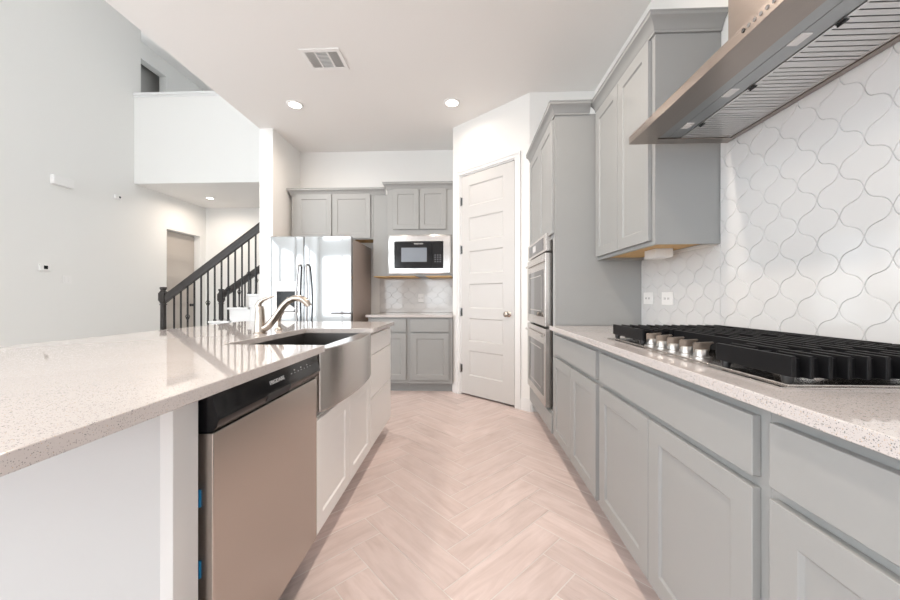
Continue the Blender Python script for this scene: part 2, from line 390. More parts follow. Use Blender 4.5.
# rear wall with the windows
struct(MB(Matrix.Translation((-5.9, RY-0.15, 0))).grid_wall(7.3, 6.1, 0.15, [(a+5.9, b+5.9, c, d) for a, b, c, d in WIN]), 'wall_rear', M_WALL, 'white wall with windows behind the viewer', 'wall')
for i, (a, b, c, d) in enumerate(WIN):
    m = MB(); y0, y1 = RY-0.10, RY-0.05; w = 0.05
    m.box(a, a+w, y0, y1, c, d).box(b-w, b, y0, y1, c, d).box(a+w, b-w, y0, y1, c, c+w).box(a+w, b-w, y0, y1, d-w, d).box(a+w, b-w, y0, y1, (c+d)/2-0.02, (c+d)/2+0.02)
    struct(m, 'window_%d' % (i+1), M_TRIM, 'white framed window in the rear wall', 'window')
for i, (a, b) in enumerate(LWIN_ADDED):
    for j, (c, d) in enumerate(LROW):
        m = MB(LM); y0, y1 = 0.05, 0.10; w = 0.05; a_, b_ = a-RY, b-RY
        m.box(a_, a_+w, y0, y1, c, d).box(b_-w, b_, y0, y1, c, d).box(a_+w, b_-w, y0, y1, c, c+w).box(a_+w, b_-w, y0, y1, d-w, d).box(a_+w, b_-w, y0, y1, (c+d)/2-0.02, (c+d)/2+0.02)
        struct(m, 'window_%d' % (len(WIN)+1+i*2+j), M_TRIM, 'unseen white framed window added to the left living room wall', 'window')
# casing, baseboards
c0, c1, cz = 0.072, 0.917, 2.545
cas = MB(PM)
cas.box(c0, D0, -0.014, 0.0, 0, DZ+0.0).box(D1, c1, -0.014, 0.0, 0, DZ).box(c0, c1, -0.014, 0.0, DZ, cz)
cas.box(c0-0.008, c0+0.012, -0.02, 0, 0, cz-0.012).box(c1-0.012, c1+0.008, -0.02, 0, 0, cz-0.012).box(c0-0.008, c1+0.008, -0.02, 0, cz-0.012, cz+0.008)
cas.box(D0, D0+0.014, 0.0, 0.12, 0, DZ).box(D1-0.014, D1, 0.0, 0.12, 0, DZ).box(D0+0.014, D1-0.014, 0, 0.12, DZ-0.014, DZ)
struct(cas, 'trim_1', M_TRIM, 'white casing around the pantry door', 'trim', bevel=0.002, flat=False)
bp = [(0, 0), (0.013, 0), (0.013, 0.095), (0.006, 0.115), (0.006, 0.12), (0, 0.12)]
dd = (PB-PA).normalized()
q0 = PA + dd*(c1+0.008)
bb = MB().sweep([(q0.x, q0.y), (PB.x, PB.y), (0.665, 3.42)], bp)
q1 = PA + dd*(c0-0.008)
bb.sweep([(-0.135, 4.10), (q1.x, q1.y)], bp)
struct(bb, 'baseboard_pantry', M_TRIM, 'white baseboard beside the pantry door', 'baseboard', flat=False)
struct(MB().sweep([(XL, RY), (XL, 6.5)][::-1], [(-o, u) for o, u in bp]), 'baseboard_left', M_TRIM, 'white baseboard along the tall living room wall', 'baseboard', flat=False)

# pantry door: six horizontal panels, knob, hinges
dw = D1-D0-0.034
PX0 = D0+0.016
pan = [(0.113, dw-0.135, a-0.02, b-0.02) for a, b in ((0.232, 0.514), (0.618, 0.875), (0.985, 1.258), (1.371, 1.625), (1.738, 2.0), (2.129, 2.364))]
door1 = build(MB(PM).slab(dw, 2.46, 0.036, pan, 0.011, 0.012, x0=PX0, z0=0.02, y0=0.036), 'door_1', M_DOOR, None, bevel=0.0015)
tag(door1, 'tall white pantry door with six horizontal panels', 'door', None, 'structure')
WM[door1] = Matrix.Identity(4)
kb = MB(PM); kx = 0.780
kb.lathe([(0.03, 0.0), (0.031, -0.004), (0.026, -0.009), (0.012, -0.012), (0.011, -0.032), (0.018, -0.038), (0.027, -0.048), (0.028, -0.058), (0.022, -0.066), (0.008, -0.07)], (kx, 0, 0.935), 'y', 24)
o = build(kb, 'door_knob', M_NICKEL, door1); o['label'] = 'brushed nickel door knob'
for z in (0.30, 0.94, 1.65, 2.20):
    h = MB(PM); h.tube([(D0+0.012, -0.008, z-0.05), (D0+0.012, -0.008, z+0.05)], 0.006, 10)
    h.box(D0+0.012, D0+0.034, -0.0015, 0.001, z-0.045, z+0.045)
    o = build(h, 'hinge', M_FRIDGE, door1); o['label'] = 'nickel hinge'
# hall door, recessed in the left wall under the loft
hp = [(0.11, 0.74, a, b) for a, b in ((0.2, 0.56), (0.64, 1.0), (1.08, 1.44), (1.52, 1.88), (1.96, 2.3))]
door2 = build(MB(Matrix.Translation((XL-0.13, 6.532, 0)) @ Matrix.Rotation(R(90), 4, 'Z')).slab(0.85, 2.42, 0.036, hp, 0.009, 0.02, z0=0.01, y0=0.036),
              'door_2', mat('shaded_door_paint', (0.50, 0.455, 0.415, 1), 0.4), None, bevel=0.0015)  # beige base colour carries the shade of the recess
tag(door2, 'paneled hall door, shade put into its beige colour, recessed behind the stair railing', 'door', None, 'structure')
kb = MB(); kb.lathe([(0.03, 0.0), (0.03, 0.006), (0.012, 0.012), (0.012, 0.035), (0.027, 0.045), (0.028, 0.058), (0.01, 0.07)], (XL-0.13, 7.28, 0.95), 'x', 20)
o = build(kb, 'door_knob', M_BLACK, door2); o['label'] = 'dark door knob'
struct(MB().box(XL-0.9, XL-0.17, 6.3, 7.5, 0, 2.7), 'wall_hall_closet', M_WALL, 'wall behind the recessed hall door', 'wall')

# ------------------------------------------------------------------ glazed arabesque backsplashes
def arabesque(name, region_list, T, w, h, cu, cv, label):
    """tiles in (u,v) mapped by T(u,v,d); d is the height off the wall"""
    random.seed(3)
    vs, fs, mi = [], [], []
    def q(p): vs.append(T(*p)); return len(vs)-1
    def edge(p, r, inward):
        pts = []
        n = 12
        for i in range(n):
            t = i/n; x = p[0]+(r[0]-p[0])*t; y = p[1]+(r[1]-p[1])*t
            dx, dy = r[0]-p[0], r[1]-p[1]; L = math.hypot(dx, dy); nx, ny = dy/L, -dx/L
            a = 0.0085*math.sin(2*math.pi*t)*(1 if inward else -1)
            pts.append((x+nx*a, y+ny*a))
        return pts
    g = 0.0011
    hw, hh = w/2-g, h/2-g
    T_, R_, B_, L_ = (0, hh), (hw, 0), (0, -hh), (-hw, 0)
    outline = edge(T_, R_, False) + edge(R_, B_, False) + edge(B_, L_, False) + edge(L_, T_, False)
    # S curves must mirror about the vertical: pinch at top/bottom tips, bulge at the sides
    def S(p, r, sgn):
        pts = []; n = 12
        dx, dy = r[0]-p[0], r[1]-p[1]; L = math.hypot(dx, dy); nx, ny = dy/L, -dx/L
        for i in range(n):
            t = i/n; a = sgn*0.0085*math.sin(2*math.pi*t)*(1.0 if True else 0)
            pts.append((p[0]+dx*t+nx*a, p[1]+dy*t+ny*a))
        return pts
    # travelling T->R->B->L (clockwise): left normal (dy,-dx)/L points inward for clockwise when... use sign so that first half goes inward near T
    def inward(p, r):
        mx, my = (p[0]+r[0])/2, (p[1]+r[1])/2; dx, dy = r[0]-p[0], r[1]-p[1]
        return 1 if (dy*(-mx) + (-dx)*(-my)) > 0 else -1
    outline = []
    for p, r, first_in in ((T_, R_, 1), (R_, B_, -1), (B_, L_, 1), (L_, T_, -1)):
        outline += S(p, r, inward(p, r)*first_in)
    for (u0, u1, v0, v1) in region_list:
        n = len(vs)
        for p in ((u0,v0,0.003),(u1,v0,0.003),(u1,v1,0.003),(u0,v1,0.003),(u0,v0,0),(u1,v0,0),(u1,v1,0),(u0,v1,0)): q(p)
        for f in ((0,1,2,3),(0,4,5,1),(1,5,6,2),(2,6,7,3),(3,7,4,0),(4,7,6,5)): fs.append([n+i for i in f]); mi.append(1)
        na = int((u1-u0)/w)+3; nb = int((v1-v0)/h)+3
        a0 = math.floor((u0-cu)/w)-1; b0 = math.floor((v0-cv)/h)-1
        for a in range(a0, a0+na+1):
            for b in range(b0, b0+nb+1):
                for off in (0, 0.5):
                    x, y = cu+(a+off)*w, cv+(b+off)*h
                    poly = clip([(x+px, y+py) for px, py in outline], u0+0.0015, u1-0.0015, v0+0.0015, v1-0.0015)
                    if len(poly) < 3: continue
                    cx, cy = sum(p[0] for p in poly)/len(poly), sum(p[1] for p in poly)/len(poly)
                    tx, ty = random.gauss(0, 0.0018), random.gauss(0, 0.0018)
                    def ring(k, d):
                        return [q((cx+(p[0]-cx)*k, cy+(p[1]-cy)*k, d+(p[0]-cx)*tx+(p[1]-cy)*ty)) for p in poly]
                    r0, r1, r2 = ring(1.0, 0.003), ring(0.992, 0.0046), ring(0.978, 0.0052)
                    m = len(poly)
                    for A, B in ((r0, r1), (r1, r2)):
                        for i in range(m): fs.append([A[i], A[(i+1) % m], B[(i+1) % m], B[i]]); mi.append(0)
                    fs.append(r2); mi.append(0)
    mb = MB(); mb.v = [Vector(v) for v in vs]; mb.f = fs; mb.mi = mi
    o = build(mb, name, [M_TILE, M_GROUT], None, smooth=12)
    tag(o, label, 'backsplash')
    return o
arabesque('tile_backsplash', [(-0.06, 1.753, 0.906, 2.30), (1.753, 2.512, 0.906, 1.362)], lambda u, v, d: (XR-0.001-d*1.6, u, v), 0.146, 0.1535, 1.14, 1.06,
          'white arabesque tile wall behind the cooktop and range hood')
arabesque('tile_backsplash', [(-1.148, -0.137, 0.906, 1.362)], lambda u, v, d: (u, YB-0.001-d*1.6, v), 0.156, 0.150, -0.36, 1.215,
          'white arabesque tile strip under the microwave at the back counter')

# ------------------------------------------------------------------ cabinets
def shaker(mb, x0, w, z0, h, t=0.02, rail=0.062):
    return mb.slab(w, h, t, [(rail, w-rail, rail, h-rail)], 0.008, 0.006, x0=x0, z0=z0)
def flatfront(mb, x0, w, z0, h, t=0.02): return mb.box(x0, x0+w, -t, 0, z0, z0+h)

def base_cabinet(M, w, depth, label, m, doors, drawers, group, top=0.875, name='base_cabinet', toe=0.105, body=True):
    t = thing(name, label, 'cabinet', M, group)
    if body: build(MB().box(0, w, 0, depth, toe, top), 'carcass', m, t, local=True, bevel=0.001)
    build(MB().box(0.0, w, 0.075, depth, 0, toe), 'toe_kick', m, t, local=True)
    for (x0, x1, z0, z1) in doors: build(shaker(MB(), x0, x1-x0, z0, z1-z0), 'door', m, t, local=True, bevel=0.0022)
    for (x0, x1, z0, z1) in drawers: build(flatfront(MB(), x0, x1-x0, z0, z1-z0), 'drawer_front', m, t, local=True, bevel=0.0022)
    return t
GB = 'gray base cabinets under the right counter'
XF = 0.645   # face frames of the right run
dz0, dz1, rz0, rz1 = 0.135, 0.688, 0.712, 0.845
def right_cab(Yfar, w, label, l, r):
    mid = (l + r)/2
    return base_cabinet(frame(XF, Yfar, 0, -90), w, XR-0.002-XF, label, M_GRAY, [(l, mid-0.0015, dz0, dz1), (mid+0.0015, r, dz0, dz1)], [(l, r, rz0, rz1)], GB)
right_cab(2.512, 0.840, 'gray two-door base cabinet next to the tall oven cabinet', 0.018, 0.812)
right_cab(1.672, 0.908, 'wide gray base cabinet directly below the gas cooktop', 0.018, 0.884)
right_cab(0.764, 0.83, 'gray base cabinet at the right edge, nearest the viewer', 0.018, 0.806)

def countertop(poly, label, z0=0.875, z1=0.905):
    o = build(MB().prism(poly, z0, z1), 'countertop', M_QUARTZ, None, bevel=0.003)
    return tag(o, label, 'countertop')
countertop([(0.60, -0.07), (XR-0.001, -0.07), (XR-0.001, 2.511), (0.60, 2.511)], 'speckled white quartz countertop carrying the gas cooktop')
CROWN = [(0, 0), (0.010, 0), (0.010, 0.010), (0.014, 0.014), (0.018, 0.026), (0.028, 0.042), (0.042, 0.054), (0.048, 0.058), (0.048, 0.072), (0.052, 0.075), (0.052, 0.080), (0, 0.080)]
# tall oven cabinet
YT, YE = 2.514, 3.416
tc = thing('oven_cabinet', 'tall gray cabinet built around the double wall oven', 'cabinet', frame(XF, YE, 0, -90))
W = YE-YT
b = MB(); D = XR-0.002-XF
b.box(0, W, 0, D, 0.105, 0.27).box(0, 0.07, 0, D, 0.27, 1.535).box(W-0.07, W, 0, D, 0.27, 1.535).box(0.07, W-0.07, D-0.03, D, 0.27, 1.535).box(0, W, 0, D, 1.535, 2.40)
build(b, 'carcass', M_GRAY, tc, local=True)
build(MB().box(W, W+0.0015, 0.02, D, 0.91, 2.40), 'side_panel', M_GRAY, tc, local=True)
build(MB().box(0, W, 0.075, D, 0, 0.105), 'toe_kick', M_GRAY, tc, local=True)
build(shaker(MB(), 0.03, W/2-0.032, 1.565, 0.815), 'door', M_GRAY, tc, local=True, bevel=0.0022)
build(shaker(MB(), W/2+0.002, W/2-0.032, 1.565, 0.815), 'door', M_GRAY, tc, local=True, bevel=0.0022)
build(flatfront(MB(), 0.03, W-0.06, 0.125, 0.13), 'drawer_front', M_GRAY, tc, local=True, bevel=0.0022)
build(MB().sweep([(XF, YE), (XF, YT), (0.882, YT)], CROWN, 2.395), 'crown_molding', M_GRAY, tc)
# double oven
OY0, OY1 = 2.635, 3.365
ov = thing('double_oven', 'stainless double wall oven in the tall gray cabinet', 'oven', frame(0.636, OY1, 0.285, -90))
ow = OY1-OY0
def ob(): return MB(Matrix.Translation((0, 0, -0.285)))
build(ob().box(0.02, ow-0.02, 0.02, 0.5, 0.285, 1.53), 'body', M_BLACK, ov, local=True)
build(ob().box(0, ow, -0.03, 0.02, 1.452, 1.59-0.06+0.055), 'control_panel', M_STEEL, ov, local=True, bevel=0.003)
cp = ov.children[-1]
build(ob().box(0.05, ow-0.09, -0.0315, -0.03, 1.472, 1.565), 'control_glass', M_DISPLAY, cp, local=True)
build(ob().box(0.25, 0.36, -0.0325, -0.0315, 1.495, 1.545), 'display', M_GREYLENS, cp, local=True)
for (z0, z1) in ((0.885, 1.440), (0.285, 0.868)):
    d = build(ob().box(0, ow, -0.036, 0.018, z0, z1), 'oven_door', M_STEEL, ov, local=True, bevel=0.004)
    build(ob().box(0.06, ow-0.06, -0.0375, -0.036, z0+0.07, z1-0.12), 'door_glass', M_DARKGLASS, d, local=True)
    fr = ob(); 
    for (xa, xb, za, zb) in ((0.12, ow-0.12, z0+0.11, z0+0.118), (0.12, ow-0.12, z1-0.168, z1-0.16), (0.12, 0.128, z0+0.11, z1-0.16), (ow-0.128, ow-0.12, z0+0.11, z1-0.16)):
        fr.box(xa, xb, -0.0382, -0.0375, za, zb)
    build(fr, 'window_border', M_STEEL, d, local=True)
    h = ob(); hz = z1-0.055
    h.tube([(0.03, -0.050, hz), (ow-0.03, -0.050, hz)], 0.011, 12)
    h.tube([(0.07, -0.050, hz), (0.07, -0.03, hz)], 0.009, 10).tube([(ow-0.07, -0.050, hz), (ow-0.07, -0.03, hz)], 0.009, 10)
    build(h, 'oven_handle', M_STEEL, d, local=True)
# right upper cabinet
UX, UY0, UY1 = 0.935, 1.757, 2.511
uc = thing('upper_cabinet', 'gray two-door wall cabinet to the left of the range hood', 'cabinet', frame(UX, UY1, 1.365, -90))
uw = UY1-UY0; ud = XR-0.002-UX
def uz(): return MB(Matrix.Translation((0, 0, -1.365)))
build(uz().box(0, uw, 0, 0.02, 1.365, 2.40).box(0, 0.018, 0.02, ud, 1.365, 2.40).box(uw-0.018, uw, 0.02, ud, 1.365, 2.40).box(0.018, uw-0.018, 0.02, ud, 2.38, 2.40).box(0.018, uw-0.018, ud-0.01, ud, 1.382, 2.38), 'carcass', M_GRAY, uc, local=True)
o = build(uz().box(0.018, uw-0.018, 0.02, ud-0.01, 1.382, 1.394), 'cabinet_bottom', M_WOOD, uc, local=True); o['label'] = 'raw plywood underside'
build(shaker(uz(), 0.022, 0.352, 1.385, 1.0), 'door', M_GRAY, uc, local=True, bevel=0.0022)
build(shaker(uz(), 0.378, uw-0.030-0.378, 1.385, 1.0), 'door', M_GRAY, uc, local=True, bevel=0.0022)
build(MB().sweep([(UX, UY1), (UX, UY0), (XR-0.003, UY0)], CROWN, 2.395), 'crown_molding', M_GRAY, uc)
lt = build(MB().box(1.08, 1.18, 2.03, 2.15, 1.336, 1.3815).box(1.085, 1.175, 2.035, 2.145, 1.331, 1.336), 'undercabinet_box', M_PLATE, None, bevel=0.003)
tag(lt, 'small white box fixed under the gray wall cabinet', 'wiring box')

# ------------------------------------------------------------------ range hood
HC = 1.24; HY0, HY1 = HC-0.461, HC+0.461; hx0, hx1, hz = 0.783, XR-0.014, 1.83
hd = thing('range_hood', 'wide stainless range hood with slatted filters above the cooktop', 'range hood', ((hx0+hx1)/2, HC, hz))
b = MB()
b.box(hx0, hx1, HY0, HY1, hz+0.030, hz+0.037)
b.box(hx0, hx0+0.004, HY0, HY1, hz, hz+0.030).box(hx0+0.004, hx1, HY0, HY0+0.004, hz, hz+0.030).box(hx0+0.004, hx1, HY1-0.004, HY1, hz, hz+0.030)
b.box(hx0+0.004, 0.888, HY0+0.004, HY1-0.004, hz, hz+0.004).box(0.888, hx1, HY1-0.05, HY1-0.004, hz, hz+0.004).box(0.888, hx1, HY0+0.004, HY0+0.05, hz, hz+0.004)
b.box(hx1-0.022, hx1, HY0+0.05, HY1-0.05, hz, hz+0.006)
build(b, 'canopy', M_HOODST, hd, bevel=0.0008)
pn = build(MB().box(0.888, 0.935, HY0+0.05, HY1-0.05, hz+0.006, hz+0.010).box(0.9365, 0.992, HY0+0.05, HY1-0.05, hz+0.006, hz+0.010), 'light_panel', M_PANELST, hd, bevel=0.0006)
for y in (1.535, 1.295, 1.035, 0.86):
    build(MB().box(0.936, 0.966, y-0.024, y+0.024, hz+0.003, hz+0.007), 'hood_lamp', M_GREYLENS, pn, bevel=0.001)
FY = [HY1-0.055, 1.425, 1.145, 0.865]
for i, (ya, yb) in enumerate(((1.650, 1.412), (1.408, 1.132), (1.128, 0.835))):
    f = MB(); xa, xb = 0.995, hx1-0.024
    f.box(xa, xa+0.008, yb, ya, hz+0.004, hz+0.016).box(xb-0.008, xb, yb, ya, hz+0.004, hz+0.016)
    f.box(xa+0.008, xb-0.008, ya-0.012, ya, hz+0.005, hz+0.016).box(xa+0.008, xb-0.008, yb, yb+0.012, hz+0.005, hz+0.016)
    n = 12; pit = (ya-yb-0.024)/n
    for k in range(n):
        y = yb+0.012+pit*k
        f.add([(xa+0.008, y+0.0005, hz+0.006), (xb-0.008, y+0.0005, hz+0.006), (xb-0.008, y+pit*0.85, hz+0.0062), (xa+0.008, y+pit*0.85, hz+0.0062),
               (xa+0.008, y+0.0005, hz+0.0075), (xb-0.008, y+0.0005, hz+0.0075), (xb-0.008, y+pit*0.85, hz+0.0077), (xa+0.008, y+pit*0.85, hz+0.0077)],
              [(0,1,2,3),(4,7,6,5),(0,4,5,1),(1,5,6,2),(2,6,7,3),(3,7,4,0)])
    ft = build(f, 'baffle_filter', M_FILTER, hd)
    build(MB().box(xa+0.009, xb-0.009, yb+0.013, ya-0.013, hz+0.022, hz+0.024), 'filter_back', M_GRILL, ft)
    yc = (ya+yb)/2-0.01
    build(MB().box(xa+0.0, xa+0.014, yc-0.011, yc+0.011, hz+0.001, hz+0.004).tube([(xa+0.007, yc-0.012, hz-0.001), (xa+0.007, yc+0.012, hz-0.001)], 0.003, 8), 'filter_latch', M_BLACK, ft)
build(MB().box(1.012, XR-0.014, 1.09, 1.388, hz+0.037, ZC-0.001), 'chimney', M_HOODST, hd, bevel=0.001)
for k in range(6):
    y = 1.016-0.0197*k
    o = build(MB().lathe([(0.0055, -0.0025), (0.0055, 0.001)], (hx0, y, hz+0.021), 'x', 14), 'button', M_BLACK if k == 0 else M_CHROME, hd)

# ------------------------------------------------------------------ gas cooktop
CY0, CY1 = 0.776, 1.700; CX0, CX1 = 0.676, 1.195
ck = thing('gas_cooktop', 'stainless gas cooktop with black grates set in the right counter', 'cooktop', ((CX0+CX1)/2, HC, 0.905))
b = MB().box(CX0, CX1, CY0, CY1, 0.9052, 0.909).box(CX0+0.025, CX1-0.015, CY0+0.012, CY1-0.012, 0.909, 0.9125)
build(b, 'tray', M_STEEL, ck, bevel=0.0015)
def grate(ya, yb, xa, xb=1.178, cross=2):
    g = MB(); zt, zb = 0.975, 0.917; th = 0.011
    g.box(xa, xa+th, ya, yb, zb+0.012, zt)                               # deep front bar
    g.box(xb-th, xb, ya, yb, zb+0.006, zt)
    n = max(3, int(round((xb-xa)/0.040))); st = (xb-xa-th)/n
    bars = [xa+st*k for k in range(n+1)]
    for k in range(1, n):
        x = bars[k]; gap = 0.03 if k % 2 else 0.0
        ym = (ya+yb)/2
        if gap: g.box(x, x+0.009, ya, ym-gap, zb+0.008, zt).box(x, x+0.009, ym+gap, yb, zb+0.008, zt)
        else: g.box(x, x+0.009, ya, yb, zb+0.008, zt)
    for j in range(cross+2):
        y = ya+0.028+(yb-ya-0.056)*j/(cross+1)
        g.box(xa+th, xb-th, y-0.005, y+0.005, zb+0.006, zt-0.008)
    gr = build(g, 'grate', M_IRON, ck, bevel=0.0022)
    for x in (xa+0.012, xb-0.02):
        for y in (ya+0.022, yb-0.022):
            build(MB().lathe([(0.009, 0.9127), (0.011, 0.918), (0.012, 0.93), (0.01, 0.936)], (x, y, 0), 'z', 12), 'foot', M_BLACK, gr)
    return gr
grate(1.418, 1.692, 0.704); grate(1.012, 1.412, 0.822, cross=3); grate(0.780, 1.006, 0.700)
for (x, y, r) in ((0.83, 1.56, 0.035), (1.05, 1.56, 0.042), (0.99, 1.215, 0.06), (0.83, 0.90, 0.042), (1.05, 0.90, 0.035)):
    bn = build(MB().lathe([(r+0.012, 0.9125), (r+0.012, 0.917), (r, 0.920), (r, 0.928)], (x, y, 0), 'z', 24), 'burner', M_STEEL, ck)
    build(MB().lathe([(r-0.003, 0.928), (r-0.001, 0.931), (r-0.004, 0.936), (0.005, 0.937)], (x, y, 0), 'z', 24), 'burner_cap', M_IRON, bn)
for k in range(5):
    y = 1.417-0.0715*k; x = 0.742
    kn = build(MB().lathe([(0.028, 0.9125), (0.028, 0.917), (0.021, 0.919), (0.0185, 0.936), (0.016, 0.939), (0.004, 0.9395)], (x, y, 0), 'z', 24), 'control_knob', M_KNOB, ck)
    a = R(24); u = Vector((math.cos(a), -math.sin(a)))
    Mk = Matrix.Translation((x, y, 0)) @ Matrix.Rotation(-a, 4, 'Z')
    build(MB(Mk).prism([(-0.021, 0.928), (-0.021, 0.957), (-0.016, 0.960), (0.030, 0.964), (0.033, 0.961), (0.024, 0.955), (0.020, 0.930)], -0.005, 0.005, lambda x_, z_, y_: (x_, y_, z_)), 'knob_grip', mat('knob_grip_steel', (0.17, 0.135, 0.11, 1), 0.3, 1.0), kn, bevel=0.0015)

# outlets on the tile, horizontal plates
def outlet(M, label, w=0.117, h=0.078, group='electrical outlets on the tile'):
    t = thing('electrical_outlet', label, 'outlet', M, group)
    build(MB().box(-w/2, w/2, -0.006, 0, -h/2, h/2), 'cover_plate', M_PLATE, t, local=True, bevel=0.002)
    r = build(MB().box(-0.035, 0.035, -0.008, -0.006, -0.018, 0.018), 'receptacle', M_PLATE, t, local=True, bevel=0.001)
    for x in (-0.026, -0.014, 0.012, 0.024):
        build(MB().box(x-0.0015, x+0.0015, -0.0084, -0.008, -0.007, 0.006), 'slot', M_GRILL, r, local=True)
    return t
outlet(frame(XR-0.0102, 2.41, 1.098, -90), 'white outlet plate on the tile, beside the tall cabinet')
outlet(frame(XR-0.0102, 2.188, 1.097, -90), 'white outlet plate on the tile, nearer the cooktop')
outlet(frame(-0.585, YB-0.0102, 1.10, 0), 'white outlet plate on the back wall tile under the microwave', 0.075, 0.115)

# ------------------------------------------------------------------ back run
BG = 'gray base cabinets under the back counter'
YF = 4.055
def back_cab(x0, w, label, l, r):
    base_cabinet(frame(x0, YF, 0, 0), w, YB-0.002-YF, label, M_GRAY, [(l, r, 0.147, 0.69)], [(l, r, 0.707, 0.856)], BG)
back_cab(-1.125, 0.478, 'gray base cabinet on the back wall, partly behind the island', 0.02, 0.448)
back_cab(-0.645, 0.507, 'gray base cabinet on the back wall beside the pantry door', 0.028, 0.466)
countertop([(-1.150, 4.02), (-0.137, 4.02), (-0.137, YB-0.001), (-1.150, YB-0.001)], 'short white quartz countertop on the back wall under the microwave')
# cabinet over the refrigerator
fc = thing('upper_cabinet', 'gray two-door cabinet above the refrigerator', 'cabinet', (-2.2, 4.37, 1.84))
b = MB().box(-2.2, -1.152, 4.37, YB-0.002, 1.855, 2.41).box(-2.2, -1.152, 4.37, 4.39, 1.84, 1.855)
build(b, 'carcass', M_GRAY, fc, bevel=0.001)
o = build(MB().box(-2.19, -1.16, 4.39, YB-0.01, 1.849, 1.8548), 'cabinet_bottom', M_WOOD, fc); o['label'] = 'raw plywood underside'
FM = frame(0, 4.37, 0, 0)
build(shaker(MB(FM), -2.135, 0.456, 1.853, 0.557), 'door', M_GRAY, fc, bevel=0.0022)
build(shaker(MB(FM), -1.664, 0.482, 1.853, 0.557), 'door', M_GRAY, fc, bevel=0.0022)
build(MB().sweep([(-2.2, YB-0.004), (-2.2, 4.37), (-0.992, 4.37)], CROWN, 2.40), 'crown_molding', M_GRAY, fc)
# narrow filler cabinet
fl = thing('filler_cabinet', 'narrow plain gray cabinet panel between refrigerator and microwave', 'cabinet', (-1.044, 4.37, 1.362))
build(MB().box(-1.149, -0.940, 4.37, YB-0.002, 1.375, 2.40), 'side_panel', M_GRAY, fl, bevel=0.001)
o = build(MB().box(-1.145, -0.943, 4.375, YB-0.02, 1.363, 1.375), 'cabinet_bottom', M_WOOD, fl); o['label'] = 'raw plywood underside'
# microwave cabinet
mc = thing('microwave_cabinet', 'gray two-door cabinet holding the built-in microwave', 'cabinet', (-0.54, 4.22, 1.362))
x0, x1 = -0.938, -0.139
b = MB().box(x0, x1, 4.22, YB-0.002, 1.865, 2.42).box(x0, x0+0.018, 4.22, YB-0.002, 1.37, 1.865).box(x1-0.018, x1, 4.22, YB-0.002, 1.37, 1.865).box(x0+0.018, x1-0.018, 4.22, YB-0.002, 1.37, 1.386)
build(b, 'carcass', M_GRAY, mc, bevel=0.001)
o = build(MB().box(x0+0.02, -0.60, 4.225, YB-0.02, 1.361, 1.3698).box(-0.47, x1-0.02, 4.225, YB-0.02, 1.361, 1.3698), 'cabinet_bottom', M_WOOD, mc); o['label'] = 'raw plywood underside'
FM = frame(0, 4.22, 0, 0)
build(shaker(MB(FM), -0.866, 0.315, 1.93, 0.482, rail=0.055), 'door', M_GRAY, mc, bevel=0.0022)
build(shaker(MB(FM), -0.540, 0.318, 1.93, 0.482, rail=0.055), 'door', M_GRAY, mc, bevel=0.0022)
build(MB().sweep([(x0, 4.369), (x0, 4.22), (x1, 4.22)], CROWN, 2.415), 'crown_molding', M_GRAY, mc)
# microwave
mw = thing('microwave_oven', 'built-in black microwave with a wide stainless trim frame', 'microwave', (-0.55, 4.2, 1.388))
a0, a1, c0_, c1_ = -0.916, -0.160, 1.388, 1.862
k0, k1, n0, n1 = -0.842, -0.258, 1.461, 1.777
b = MB()
def ringframe(b, A, B, yA, yB):
    (ax0, ax1, az0, az1), (bx0, bx1, bz0, bz1) = A, B
    q = [(ax0, yA, az0), (ax1, yA, az0), (ax1, yA, az1), (ax0, yA, az1)]; p = [(bx0, yB, bz0), (bx1, yB, bz0), (bx1, yB, bz1), (bx0, yB, bz1)]
    b.add(q+p, [(i, (i+1) % 4, 4+(i+1) % 4, 4+i) for i in range(4)])
ringframe(b, (a0, a1, c0_, c1_), (a0, a1, c0_, c1_), 4.219, 4.197)
ringframe(b, (a0, a1, c0_, c1_), (a0+0.018, a1-0.018, c0_+0.018, c1_-0.018), 4.197, 4.190)
ringframe(b, (a0+0.018, a1-0.018, c0_+0.018, c1_-0.018), (k0-0.006, k1+0.006, n0-0.006, n1+0.006), 4.190, 4.187)
ringframe(b, (k0-0.006, k1+0.006, n0-0.006, n1+0.006), (k0-0.006, k1+0.006, n0-0.006, n1+0.006), 4.187, 4.219)
build(b, 'trim_frame', M_MWTRIM, mw)
build(MB().box(k0, k1, 4.195, 4.6, n0, n1), 'body', M_BLACK, mw)
md = build(MB().box(k0, -0.385, 4.188, 4.195, n0, n1), 'microwave_door', M_BLACKGL, mw, bevel=0.001)
build(MB().box(-0.760, -0.452, 4.1868, 4.188, 1.535, 1.705), 'door_window', M_MWGLASS, md)
mp_ = build(MB().box(-0.383, k1, 4.188, 4.195, n0, n1), 'control_panel', M_BLACKGL, mw, bevel=0.001)
kb = MB()
for i in range(3):
    for j in range(4): kb.box(-0.36+0.03*i, -0.342+0.03*i, 4.1872, 4.188, 1.53+0.026*j, 1.545+0.026*j)
build(kb, 'keypad', M_DISPLAY, mp_)
text('FRIGIDAIRE', 'lettering', M_LETTER, mw, Matrix.Translation((-0.552, 4.1872, 1.752)) @ Matrix.Rotation(R(90), 4, 'X'), 0.022)

